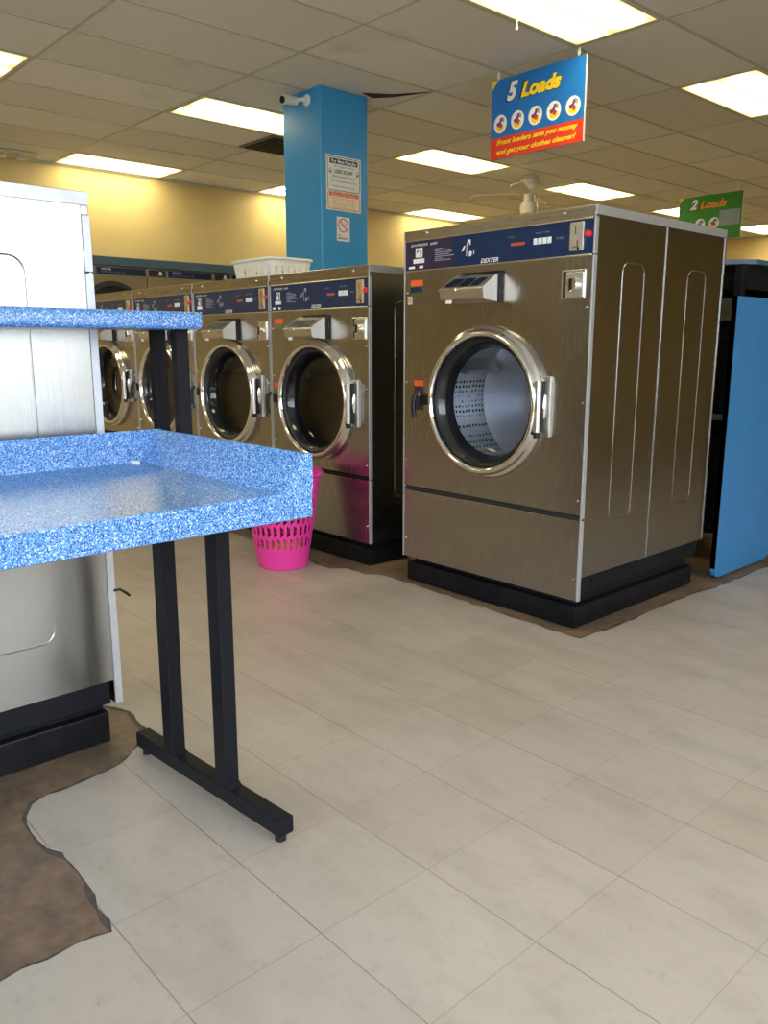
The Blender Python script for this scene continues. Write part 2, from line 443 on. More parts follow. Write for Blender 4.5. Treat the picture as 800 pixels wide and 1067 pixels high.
g.box(cur, XR, YF - .15, YF, 0, H); struct(g, 'wall_front', 'wall_yellow')
for (a, b, z0, z1) in FILL_WIN:
    w = MB()
    w.box(a, a + .05, YF - .09, YF - .03, z0, z1); w.box(b - .05, b, YF - .09, YF - .03, z0, z1)
    w.box(a, b, YF - .09, YF - .03, z0, z0 + .05); w.box(a, b, YF - .09, YF - .03, z1 - .05, z1)
    fr = struct(w, 'window_%d' % wn, 'window_aluminium')  # added front window, out of view, for the drum glow
    MB().box(a + .05, b - .05, YF - .062, YF - .055, z0 + .05, z1 - .05).build('pane', 'window_glass', fr)
    wn += 1
struct(MB().box(XR + .15, XR + 25, YF - 25, YB + 10, -.16, -.06), 'ground', 'concrete')
struct(MB().box(XL - 5, XR + .15, YF - 25, YF - .15, -.16, -.06), 'ground', 'concrete')

# ------------------------------------------------------------------ ceiling lights
def make_light():
    r = empty('ceiling_light', (0, 0, H))
    f = MB(); L, W = 1.2192, .6096; a, b = W / 2 - .012, L / 2 - .012
    for (x0, x1, y0, y1) in ((-a, a, -b, -b + .022), (-a, a, b - .022, b), (-a, -a + .022, -b + .022, b - .022), (a - .022, a, -b + .022, b - .022)):
        f.box(x0, x1, y0, y1, -.006, -.0002)
    f.build('frame', 'cream_plastic', r)
    MB().box(-a + .02, a - .02, -b + .02, b - .02, -.0045, -.0005).build('diffuser', 'lamp_diffuser', r)
    return r
cx1, cx2, cx3 = -1.845 - .6096 * 5.5, -1.845 - .6096 * 9.5, -1.845 - .6096 * .5
LP = [(cx1, j, 'second row from the yellow wall') for j in (-2, 0, 2, 4, 6, 8)] + [(cx2, j, 'row along the yellow wall') for j in (0, 2, 4, 6)] + \
     [(cx3, j, 'row nearest the street windows') for j in (0, 2)] + [(cx3 + .6096 * 5, 0, ''), (cx3, -2.4, ''), (cx1, -4, '')]
LAB = {(0, 0): 'yellow-white ceiling light cut off by the left photo edge', (0, 1): 'lit ceiling panel just left of the blue column',
       (0, 2): 'lit ceiling panel right of the blue column, above the big washer', (0, 3): 'lit ceiling panel behind the white ceiling fan',
       (0, 4): 'small lit ceiling panel left of the green sign',
       (0, 5): 'farthest lit ceiling panel, peeking out right of the green sign',
       (1, 0): 'lit ceiling panel touching the yellow wall at far left', (1, 1): 'small lit ceiling panel by the wall, partly behind the blue column',
       (1, 2): 'lit ceiling panel near the wall, low above the big washer\'s left corner', (1, 3): 'distant lit ceiling panel by the far end of the yellow wall',
       (2, 0): 'largest lit ceiling panel, at top above the blue sign', (2, 1): 'lit ceiling panel cut off by the right photo edge'}
proto = None; cnt = {}
for (lx, j, row) in LP:
    ly = 2.816 + 1.2192 * (j + .5)
    o = make_light() if proto is None else copy_tree(proto)
    proto = proto or o
    o.location = (lx, ly, H)
    key = {cx1: 0, cx2: 1, cx3: 2}.get(lx, 9); k = cnt.get(key, 0); cnt[key] = k + 1
    lab = LAB.get((key, k), None)
    if j in (-2.4, -4) or key == 9:
        lab = 'lit ceiling panel out of view nearer the street windows'
    tag(o, lab, 'ceiling light', 'fluorescent ceiling panels')

struct(MB().prism([(-4.10, 3.80), (-4.06, 3.66), (-3.93, 3.86), (-3.70, 4.02), (-3.98, 3.90)], H - .0045, H - .001, 'XY'), 'ceiling_gap', 'dark_void')
# ceiling vent behind column
v = empty('ceiling_vent', (-5.80, 4.15, H)); tag(v, 'dark slatted air vent in the ceiling behind the blue column', 'vent')
f = MB(); f.box(-.28, .28, -.28, .28, -.012, -.0005); f.build('frame', 'rack_grey', v)
for k in range(8):
    MB().box(-.25, .25, -.24 + k * .062, -.20 + k * .062, -.020, -.012, .003).build('slat', 'dark_void', v)

# ------------------------------------------------------------------ washers
def rrect(y0, y1, z0, z1, r, n=6):
    p = []
    for cy, cz, a0 in ((y1 - r, z1 - r, 0), (y0 + r, z1 - r, PI / 2), (y0 + r, z0 + r, PI), (y1 - r, z0 + r, 1.5 * PI)):
        for k in range(n + 1):
            a = a0 + k * PI / 2 / n; p.append((cy + r * math.cos(a), cz + r * math.sin(a)))
    return p
XB, ZB = ((1, 0, 0), (0, 0, 1))
def make_washer(W, D, Ht, dz, big):
    """front faces local -y at y=0; dz = door centre height"""
    r = empty('front_load_washer', (0, 0, 0)); hw = W / 2
    zc0 = Ht - .205 if not big else Ht - .18      # control panel bottom
    zc1 = Ht - .060 if not big else Ht - .045
    fb = .125                                     # front panel bottom
    sb = .20 if not big else .225                 # side panel bottom
    p = MB(); p.box(-hw + .02, hw - .015, .012, D - .05, 0, .095, .004); p.build('plinth', 'black_plinth', r)
    p = MB(); p.box(-hw + .05, hw - .045, .04, D - .07, .095, sb + .01, .003)
    p.box(-hw + .012, hw - .012, .03, D - .03, sb - .075, sb + .02, .003)
    for k in range(3): p.cyl((hw - .012, .12 + k * .3, sb - .03), (hw - .006, .12 + k * .3, sb - .03), .007, n=10)
    p.build('base_frame', 'black_paint', r)
    # sides
    seams = [(.022, D * .505), (D * .505 + .004, D)] if big else [(.022, D)]
    for sx in (-1, 1):
        for (a, b) in seams:
            q = MB(); xo, xi = sx * hw, sx * (hw - .004)
            q.box(min(xo, xi), max(xo, xi), a, b, sb, Ht - .012)
            wd = .165
            yc0 = a + .18 if a < .1 else a + .19
            if not big: yc0 = .02 + .16
            path = [(xo, y, z) for y, z in rrect(yc0, yc0 + (wd if big else .30), Ht - 1.255 if big else .36, Ht - .20 if big else 1.40, .04)]
            q.tube(path, .0024, 6, closed=True)
            if big:
                q.box(min(xo, xo + sx * .004), max(xo, xo + sx * .004), b - .006, b + .001, sb, Ht - .03)
            q.build('side_panel', 'side_steel', r, smooth=True, angle=50)
    q = MB(); q.box(-hw + .006, hw - .006, D - .004, D, sb, Ht - .012); q.build('back_panel', 'side_steel', r)
    # top: one lid with a front cap strip and side edging coloured pale as a window glint
    q = MB(); q.box(-hw + .001, hw - .001, .004, D, Ht - .012, Ht, .003); q.build('top_panel', 'cap_steel', r)
    q = MB(); q.box(-hw + .002, hw - .002, .0, .02, zc1, Ht - .001, .002); q.build('top_cap', 'cap_steel', r)
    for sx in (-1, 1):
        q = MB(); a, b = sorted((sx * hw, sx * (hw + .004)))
        q.box(a, b, .0, D, Ht - .036, Ht - .002, .001); q.build('top_edging', 'glint_trim', r)
    for sx in (-.72, .72):
        MB().lathe([(0, -.006), (.006, -.005), (.008, 0)], 12, (sx * hw, 0, (zc1 + Ht) / 2 + .005), 'Y').build('screw', 'chrome', r, smooth=True)
    # front panel with round opening
    q = MB(); q.plate_hole(-hw + .007, hw - .007, .492, zc0 - .006, 0, dz, .290, 0, .02); q.build('front_panel', 'brushed_steel', r)
    q = MB(); q.box(-hw + .012, hw - .012, .006, .02, .468, .492); q.box(-hw + .006, hw + .006, .001, .012, .470, .478)
    q.build('trim_band', 'black_paint' if not big else 'dark_rubber', r)
    q = MB(); q.box(-hw + .007, hw - .007, 0, .02, fb, .468, .0015); q.build('lower_panel', 'brushed_steel', r)
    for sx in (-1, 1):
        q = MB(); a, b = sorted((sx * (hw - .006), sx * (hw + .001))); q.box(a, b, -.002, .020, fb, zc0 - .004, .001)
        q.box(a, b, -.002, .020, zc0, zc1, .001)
        q.build('corner_trim', 'glint_trim', r)
    for sx in (-1, 1):
        for z in (.22, .62 if sx < 0 else .55, 1.0 if sx < 0 else .95, zc0 - .10 if sx < 0 else zc0 - .2):
            MB().lathe([(0, -.006), (.004, -.005), (.006, 0)], 10, (sx * (hw - .022), 0, z), 'Y').build('screw', 'chrome', r, smooth=True)
    # control panel
    cp = MB().box(-hw + .008, hw - .008, .002, .02, zc0, zc1, .001).build('control_panel', 'navy_panel', r)
    q = MB(); q.box(-hw + .012, hw - .012, -.003, .004, zc0 - .006, zc0, .001); q.box(-hw + .012, hw - .012, -.003, .004, zc1 - .005, zc1, .001)
    q.build('panel_border', 'bright_steel', cp)
    hh = zc1 - zc0; y = .0012
    if big:
        MB().box(-hw + .013, -hw + .32 * W * .93, y, .0025, zc0, zc1 - .005).build('plum_section', 'plum_panel', cp)
    k = W / 1.055
    xl = -hw
    text('model_lettering', 'EXPRESS  600', 'white_ink', cp, (XB, ZB), (xl + .045 * k, .001, zc1 - .028), width=.17 * k, height=.010, align='LEFT', shear=.3)
    lg = MB(); X0, Z0 = xl + .075 * k, zc0 + .42 * hh
    lg.box(X0, X0 + .045 * k, .0004, .0013, Z0, Z0 + .042); lg.box(X0 - .015 * k, X0 + .058 * k, .0004, .0013, Z0 - .026, Z0 - .006)
    lg.build('emblem_tile', 'white_ink', cp)
    lg = MB(); lg.tube([(X0 + .022 * k + .011 * math.cos(a), .0004, Z0 + .024 + .011 * math.sin(a)) for a in [PI * (-.1 + .2 * i) for i in range(7)]], .0035, 6)
    lg.cyl((X0 + .030 * k, .0004, Z0 + .004), (X0 + .034 * k, .0004, Z0 + .026), .003, n=6); lg.build('emblem', 'navy_panel', cp)
    for i in range(7):
        wdt = (.05, .10, .11, .09, .12, .05, .10)[i] * k
        MB().box(xl + .20 * k, xl + .20 * k + wdt, .0004, .0013, zc1 - .05 - i * .0085, zc1 - .047 - i * .0085).build('instruction_line', 'grey_ink', cp)
    for (u0, u1) in ((.03, .07), (.10, .125)): MB().box(xl + u0 * k, xl + u1 * k, .0004, .0013, zc0 + .008, zc0 + .019).build('small_badge', 'white_ink', cp)
    # pictogram of a hand and coins
    q = MB(); cx = xl + .40 * k; cz = zc0 + hh * .55
    q.prism([(cx - .004, cz + .02), (cx + .006, cz + .036), (cx + .018, cz + .034), (cx + .017, cz + .012), (cx + .012, cz + .012), (cx + .011, cz + .024), (cx + .004, cz + .022)], .0004, .0013)
    q.prism([(cx - .034, cz - .012), (cx - .022, cz - .010), (cx - .012, cz + .012), (cx - .020, cz + .010), (cx - .028, cz + .002)], .0004, .0013)
    q.prism([(cx + .010, cz - .036), (cx + .022, cz - .036), (cx + .028, cz - .022), (cx + .020, cz - .012), (cx + .010, cz - .018)], .0004, .0013)
    q.prism([(cx + .034, cz - .030), (cx + .040, cz - .026), (cx + .040, cz - .012), (cx + .034, cz - .010), (cx + .037, cz - .020)], .0004, .0013)
    q.prism([(cx - .004, cz + .018), (cx - .001, cz + .018), (cx - .004, cz - .034), (cx - .007, cz - .034)], .0004, .0013)
    if big: q.build('pictogram', 'white_ink', cp)
    else: q.build('pictogram', 'grey_ink', cp)
    text('brand_lettering', 'DEXTER', 'white_ink', cp, (XB, ZB), (xl + .505 * W, -.0035, zc0 + .004), width=.10 * k, height=.018, shear=.35, bold=.02)
    q = MB(); q.box(xl + .61 * W, xl + .68 * W, .0004, .0013, zc0 + hh * .45, zc0 + hh * .54); q.build('display', 'amber_display', cp)
    text('display_caption', 'CYCLE', 'grey_ink', cp, (XB, ZB), (xl + .61 * W, .001, zc0 + hh * .70), width=.035, height=.006)
    for i in range(4):
        xx = xl + (.722 + i * .022) * W
        b = MB().box(xx, xx + .018 * W, -.001, .0015, zc0 + hh * .42, zc0 + hh * .60, .0006).build('button', 'white_ink', cp)
    text('button_caption', 'SELECT TEMP', 'grey_ink', cp, (XB, ZB), (xl + .765 * W, .001, zc0 + hh * .72), width=.07 * k, height=.006)
    text('start_caption', 'START', 'grey_ink', cp, (XB, ZB), (xl + .845 * W, .001, zc0 + hh * .5), width=.035 * k, height=.008)
    cs = MB().box(xl + .892 * W, xl + .952 * W, -.006, .002, zc0 + .016, zc1 - .012, .002).build('coin_plate', 'satin_steel' if big else 'brass_plate', cp)
    q = MB(); mx = xl + .918 * W
    q.box(mx - .0015, mx + .0015, -.0075, -.0055, zc0 + hh * .58, zc0 + hh * .80); q.box(mx + .008, mx + .011, -.0075, -.0055, zc0 + hh * .25, zc0 + hh * .42)
    q.box(mx - .01, mx + .014, -.0075, -.0055, zc0 + hh * .22, zc0 + hh * .245); q.cyl((mx + .014, -.008, zc0 + hh * .18), (mx + .014, -.004, zc0 + hh * .18), .005, n=12)
    q.build('coin_slot', 'black_plastic', cp)
    MB().lathe([(0, -.014), (.010, -.013), (.013, -.008), (.013, .002)], 20, (xl + .972 * W, 0, zc0 + hh * .56), 'Y').build('stop_button', 'red_plastic', cp, smooth=True)
    # soap dispenser: wedge hood
    zt = zc0 - .05; sw = .125
    c0 = -.055 if big else -.02
    pr = [(0, zt + .012), (-.045, zt - .006), (-.115, zt - .052), (-.118, zt - .060), (-.112, zt - .098), (-.10, zt - .104), (0, zt - .112)]
    sd = MB().prism(pr, c0 - sw, c0 + sw, 'YZ').build('soap_dispenser', 'satin_steel', r)
    q = MB(); L = Vector((0, -.115 + .045, -.046)); 
    for (u0, u1, xa, xb) in ((.15, .9, -.095, -.03), (.15, .9, -.015, .04), (.15, .9, .055, .10)):
        A = Vector((0, -.045, zt - .006)) + Vector((0, -.0008, .0012)); n = Vector((0, -.0008, .0012))
        b_ = bmesh.new()
        vs = [b_.verts.new(A + L * u + n + Vector((c0 + xx, 0, 0))) for u, xx in ((u0, xa), (u0, xb), (u1, xb - .012), (u1, xa - .012))]
        b_.faces.new(vs); bmesh.ops.solidify(b_, geom=b_.faces[:], thickness=.001); q._add(b_)
    q.build('lid_label', 'navy_panel' if big else 'soap_cover', sd)
    MB().box(c0 - sw - .001, c0 - sw + .10, -.124, -.108, zt - .066, zt - .054, .002).build('lid_lip', 'bright_steel', sd)
    MB().box(c0 - sw + .03, c0 - sw + .06, -.112, -.10, zt - .118, zt - .102, .003).build('lid_tab', 'white_plastic', sd)
    q = MB(); q.box(c0 + sw, c0 + sw + .004, -.02, .001, zt - .115, zt + .016); q.box(c0 - sw + .03, c0 + sw + .004, -.012, .001, zt + .012, zt + .017)
    q.build('gasket', 'black_plastic', sd)
    # coin vault
    cxv = hw - .074 * k - .012; cv = MB().box(cxv - .058, cxv + .052, -.004, .001, zc0 - .165, zc0 - .055, .001).build('coin_vault', 'bright_steel', r)
    MB().box(cxv - .050, cxv - .030, -.0055, -.0035, zc0 - .160, zc0 - .060).build('recess', 'black_plastic', cv)
    MB().box(cxv - .034, cxv + .048, -.010, -.003, zc0 - .160, zc0 - .064, .002).build('vault_door', 'satin_steel', cv)
    MB().lathe([(0, -.030), (.022, -.030), (.026, -.026), (.026, -.008)], 24, (cxv + .006, 0, zc0 - .112), 'Y').build('lock', 'chrome', cv, smooth=True)
    MB().box(cxv - .004, cxv + .012, -.033, -.029, zc0 - .132, zc0 - .090, .001).build('keyhole', 'black_plastic', cv)
    # door: ring, gasket, glass, drum
    dd = D * (.33 if big else .55)
    dr = MB().lathe([(.333, -.001), (.336, -.016), (.331, -.026), (.322, -.030), (.318, -.036), (.312, -.052), (.303, -.058), (.294, -.056), (.288, -.046), (.285, -.03), (.285, -.001)],
                    96, (0, 0, dz), 'Y').build('door_ring', 'chrome', r, smooth=True, angle=60)
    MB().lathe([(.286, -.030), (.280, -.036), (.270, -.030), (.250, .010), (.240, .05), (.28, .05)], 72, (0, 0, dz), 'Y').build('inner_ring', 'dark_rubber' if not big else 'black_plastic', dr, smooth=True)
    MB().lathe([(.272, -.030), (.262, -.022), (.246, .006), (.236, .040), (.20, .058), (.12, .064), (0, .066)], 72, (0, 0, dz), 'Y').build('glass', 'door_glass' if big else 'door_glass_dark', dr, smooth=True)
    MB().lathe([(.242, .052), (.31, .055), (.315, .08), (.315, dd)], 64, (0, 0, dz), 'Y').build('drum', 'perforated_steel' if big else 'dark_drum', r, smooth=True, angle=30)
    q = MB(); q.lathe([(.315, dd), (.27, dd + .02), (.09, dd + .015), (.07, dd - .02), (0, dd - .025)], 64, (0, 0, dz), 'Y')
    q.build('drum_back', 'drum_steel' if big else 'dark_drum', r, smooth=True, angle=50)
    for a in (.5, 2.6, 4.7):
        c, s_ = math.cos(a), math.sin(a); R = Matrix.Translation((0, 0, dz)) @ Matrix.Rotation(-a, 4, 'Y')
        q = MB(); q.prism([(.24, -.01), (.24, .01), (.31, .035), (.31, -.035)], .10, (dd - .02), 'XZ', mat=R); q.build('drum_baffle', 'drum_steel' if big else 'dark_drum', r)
    # hinge
    hx = .318
    hg = MB().box(hx - .004, hx + .040, -.012, .001, dz - .125, dz + .125, .003).build('door_hinge', 'satin_steel', r)
    q = MB(); q.cyl((hx + .002, -.045, dz - .105), (hx + .002, -.045, dz + .105), .013, n=20)
    q.build('hinge_pin', 'bright_steel', hg, smooth=True)
    q = MB(); q.box(hx - .03, hx + .010, -.052, -.012, dz + .060, dz + .100, .003); q.box(hx - .03, hx + .010, -.052, -.012, dz - .100, dz - .060, .003); q.build('hinge_arm', 'satin_steel', hg)
    q = MB(); q.box(hx + .003, hx + .014, -.040, -.002, dz - .105, dz + .105, .001); q.cyl((hx + .002, -.045, dz - .128), (hx + .002, -.045, dz - .104), .014, n=16); q.build('hinge_spacer', 'black_plastic', hg)
    # handle
    hn = MB().box(-.368, -.318, -.050, -.010, dz - .026, dz + .026, .006).build('door_handle', 'black_plastic', r)
    q = MB(); q.tube([(-.372, -.058, dz + .035), (-.378, -.075, dz + .01), (-.378, -.082, dz - .03), (-.370, -.080, dz - .085)], .0115, 12); q.build('handle_lever', 'black_plastic', hn, smooth=True)
    MB().box(-.345, -.300, -.058, -.030, dz - .020, dz + .022, .006).build('latch_block', 'black_plastic', hn)
    # stickers
    st = MB().box(-.452 if big else -.418, -.392 if big else -.372, -.0015, .0005, dz + .058, dz + .085).build('warning_sticker', 'orange_sticker', r)
    MB().box(-.452 if big else -.418, -.392 if big else -.372, -.0015, .0005, dz - .055, dz + .057).build('instruction_sticker', 'rack_grey' if not big else 'plum_panel', r)
    q = MB(); q.box(-.436, -.410, -.0022, -.0014, dz + .012, dz + .030); 
    if big: q.build('sticker_print', 'white_ink', st)
    else: q.bm.free()
    s2 = MB().box(-hw + .045, -hw + .125, -.0015, .0005, zc0 - .072, zc0 - .045).build('warning_sticker', 'orange_sticker', r)
    MB().box(-hw + .045, -hw + .122, -.0015, .0005, zc0 - .100, zc0 - .078).build('instruction_sticker', 'navy_panel' if big else 'rack_grey', r)
    if big:
        s3 = MB().box(-hw + .026, -hw + .056, -.0015, .0005, zc0 - .155, zc0 - .118).build('number_sticker', 'cream_plastic', r)
        text('number', '14', 'sign_black', s3, (XB, ZB), (-hw + .041, -.0016, zc0 - .148), width=.018, height=.022)
    return r

big = make_washer(1.055, 1.06, 1.70, .925, True)
big.location = (-1.5375, 2.20, 0)
tag(big, 'large stainless front load washer standing alone under the blue 5 Loads sign', 'washing machine')
small = make_washer(.882, .90, 1.575, .872, False)
small.location = (-2.785, 2.22, 0)
WL = ['stainless front load washer right below the blue column, nearest the big washer',
      'stainless front load washer under the white basket, second from the big washer',
      'stainless front load washer seen behind the two dark shelf posts',
      'stainless front load washer half hidden behind the bright steel side at left']
for i in range(4):
    o = small if i == 0 else copy_tree(small)
    o.location = (-2.785 - .895 * i, 2.22, 0)
    tag(o, WL[i], 'washing machine', 'row of smaller front load washers')
o = copy_tree(small); o.location = (-1.36 - .4465, .372, 0); o.rotation_euler = (0, 0, PI)
tag(o, 'washer seen side on behind the blue table, its steel side glaring white', 'washing machine', 'row of smaller front load washers')
del o['group']
for ch in o.children:
    if ch.name.startswith('trim_band'): MB().tube([(-.441, .004, .474), (-.449, -.012, .476), (-.452, -.030, .462), (-.450, -.040, .452)], .004, 6).build('latch_hook', 'black_plastic', ch)
    if ch.name.startswith('plinth'): ch.location.y += .022; ch.location.x += .003

# ------------------------------------------------------------------ wall dryers
def make_dryer():
    r = empty('stacked_dryer', (0, 0, 0)); W = .81; D = .33   # front at x=D
    MB().box(0, D, -W / 2 + .004, W / 2 - .004, .06, 1.895, .003).build('cabinet', 'dryer_front', r)
    MB().box(.02, D - .03, -W / 2 + .004, W / 2 - .004, 0, .06).build('plinth', 'black_plinth', r)
    MB().box(.0, D + .004, -W / 2 + .004, W / 2 - .004, 1.895, 1.985, .002).build('control_fascia', 'cap_steel', r)
    a = MB().box(D, D + .008, -W / 2 + .02, -W / 2 + .22, 1.90, 1.972, .001).build('control_panel', 'plum_panel', r)
    q = MB(); q.box(D + .008, D + .0092, -W / 2 + .14, -W / 2 + .17, 1.935, 1.958); q.box(D + .008, D + .0092, -W / 2 + .13, -W / 2 + .18, 1.918, 1.929); q.build('emblem', 'white_ink', a)
    b = MB().box(D, D + .008, -W / 2 + .25, W / 2 - .02, 1.90, 1.972, .001).build('control_panel', 'navy_panel', r)
    text('lettering', 'DEXTER', 'white_ink', b, ((0, 1, 0), ZB), (D + .0082, -W / 2 + .30, 1.944), width=.11, height=.016, align='LEFT', bold=.02)
    text('caption', 'DRYER 30 LB', 'grey_ink', b, ((0, 1, 0), ZB), (D + .0082, -W / 2 + .30, 1.920), width=.26, height=.009, align='LEFT')
    for z in (1.47, .60):
        d = MB(); b_ = bmesh.new()
        prof = [(.36, 0), (.362, .02), (.35, .03), (.315, .032), (.30, .02), (.30, 0)]
        d.lathe(prof, 64, (0, 0, 0)); dr = d.build('door', 'dark_rubber', r, smooth=True); dr.location = (D, 0, z); dr.rotation_euler = (0, PI / 2, 0)
        q = MB(); q.lathe([(.302, .012), (.0, .014)], 48); q.build('pane', 'black_plastic', dr)
    return r
dy = make_dryer()
DL = ['tan wall dryer with only its dark top panel showing right beside the bright steel side', 'tan wall dryer showing above the shelf end, second of the wall dryers',
      'tan wall dryer partly hidden behind the white basket', 'tan wall dryer mostly hidden by the blue column']
for i in range(4):
    o = dy if i == 0 else copy_tree(dy)
    o.location = (XL + .022, 3.05 + .405 + .012 + .81 * i - .24, 0); tag(o, DL[i], 'dryer', 'dryers set along the yellow wall')
tag(MB().box(XL, XL + .40, 2.78, 6.10, 1.987, 2.075, .004).build('dryer_top_trim', 'dryer_trim_blue'), 'long blue grey trim board lying along the tops of the wall dryers', 'trim board')

# ------------------------------------------------------------------ column with notices and camera
CX0, CX1, CY0, CY1 = -4.58, -4.12, 3.31, 3.765
struct(MB().box(CX0, CX1, CY0, CY1, 0, H, .012, 3), 'column', 'column_paint')
YB_ = (0, 1, 0)
n = MB().box(CX1 + .0005, CX1 + .003, 3.357, 3.690, 2.161, 2.545).build('notice_poster', 'paper_white')
tag(n, 'white and cream notice about less soap on the blue column', 'notice')
MB().box(CX1 + .003, CX1 + .0034, 3.365, 3.682, 2.169, 2.295).build('lower_sheet', 'paper_cream', n)
def outline(y0, y1, z0, z1, x, r=.02, t=.0022):
    return MB().tube([(x, y, z) for y, z in rrect(y0, y1, z0, z1, r)], t, 4, closed=True)
outline(3.37, 3.677, 2.302, 2.535, CX1 + .003).build('border', 'sign_black', n)
outline(3.37, 3.677, 2.172, 2.292, CX1 + .0036).build('border', 'red_ink', n)
MB().box(CX1 + .003, CX1 + .0036, 3.390, 3.657, 2.488, 2.524).build('heading_band', 'plum_panel', n)
xt = CX1 + .0032
def nt_(name, s, mat, z, w, h, dx=0, bold=.0, yc=3.523):
    text(name, s, mat, n, (YB_, ZB), (xt + dx, yc, z), width=w, height=h, bold=bold)
nt_('heading', 'For Best Results', 'white_ink', 2.494, .235, .025, .0008, .02)
nt_('line', 'We Suggest Using', 'sign_black', 2.462, .19, .017)
nt_('large_line', 'LESS SOAP', 'sign_black', 2.423, .175, .028, 0, .03)
nt_('line', 'With These Washers', 'sign_black', 2.392, .22, .018)
nt_('line', 'Try 1/2 As Much As You', 'sign_black', 2.357, .25, .018)
nt_('line', 'Would Normally Use', 'sign_black', 2.322, .21, .016)
for yy in (3.395, 3.655):
    q = MB(); q.tube([(xt + .001, yy + .014 * math.cos(a), 2.435 + .017 * math.sin(a)) for a in [2 * PI * k / 14 for k in range(14)]], .0014, 4, closed=True)
    q.cyl((xt, yy, 2.430), (xt + .001, yy, 2.430), .007, n=10); q.build('washer_drawing', 'sign_black', n)
MB().box(CX1 + .0034, CX1 + .0040, 3.385, 3.662, 2.262, 2.286).build('heading_band', 'red_ink', n)
nt_('heading', 'Please Do Not Overload', 'paper_cream', 2.266, .24, .015, .0012, .02)
for i, s_ in enumerate(('Use Proper Amount Of', 'Detergent For Loads', 'Use Bleach Sparingly', 'Thank You For Your Care')):
    nt_('line', s_, 'red_ink', 2.240 - i * .020, .21, .011, .0008)
n2 = MB().box(CX1 + .0005, CX1 + .003, 3.452, 3.577, 1.945, 2.118).build('no_smoking_sign', 'paper_white'); tag(n2, 'small white no smoking sign below the notice on the blue column', 'sign')
q = MB(); q.tube([(xt, 3.514 + .046 * math.cos(a), 2.058 + .046 * math.sin(a)) for a in [2 * PI * k / 32 for k in range(32)]], .0042, 6, closed=True)
q.tube([(xt + .001, 3.514 - .033, 2.058 + .033), (xt + .001, 3.514 + .033, 2.058 - .033)], .0042, 6); q.build('prohibition_ring', 'red_ink', n2)
q = MB(); q.box(xt - .0005, xt + .0005, 3.487, 3.533, 2.052, 2.060); q.tube([(xt, 3.535, 2.06), (xt, 3.542, 2.068), (xt, 3.536, 2.076)], .002, 5); q.build('cigarette', 'sign_black', n2)
text('lettering', 'NO', 'sign_black', n2, (YB_, ZB), (xt, 3.478, 1.980), width=.024, height=.013, bold=.02)
text('lettering', 'SMOKING', 'sign_black', n2, (YB_, ZB), (xt, 3.513, 1.958), width=.10, height=.015, bold=.02)
# a scrap of tape
# security camera (on column's -y face near the ceiling)
c = empty('security_camera', (-4.27, CY0, 2.925)); tag(c, 'small white bullet security camera high on the blue column', 'camera')
MB().lathe([(0, -.022), (.030, -.020), (.040, -.006), (.040, 0)], 24, (0, 0, 0), 'Y').build('mount', 'white_plastic', c, smooth=True)
MB().tube([(0, -.018, 0), (-.015, -.045, 0), (-.062, -.06, 0)], .015, 10).build('swivel_arm', 'white_plastic', c, smooth=True)
dirc = Vector((.10, -.98, -.12)).normalized(); p0 = Vector((-.07, -.05, .0)); p1 = p0 + dirc * .13
MB().cyl(p0, p1, .030, .032, 24).build('body', 'white_plastic', c, smooth=True)
MB().cyl(p1 - dirc * .01, p1 + dirc * .006, .025, .025, 20).build('lens', 'black_plastic', c, smooth=True)
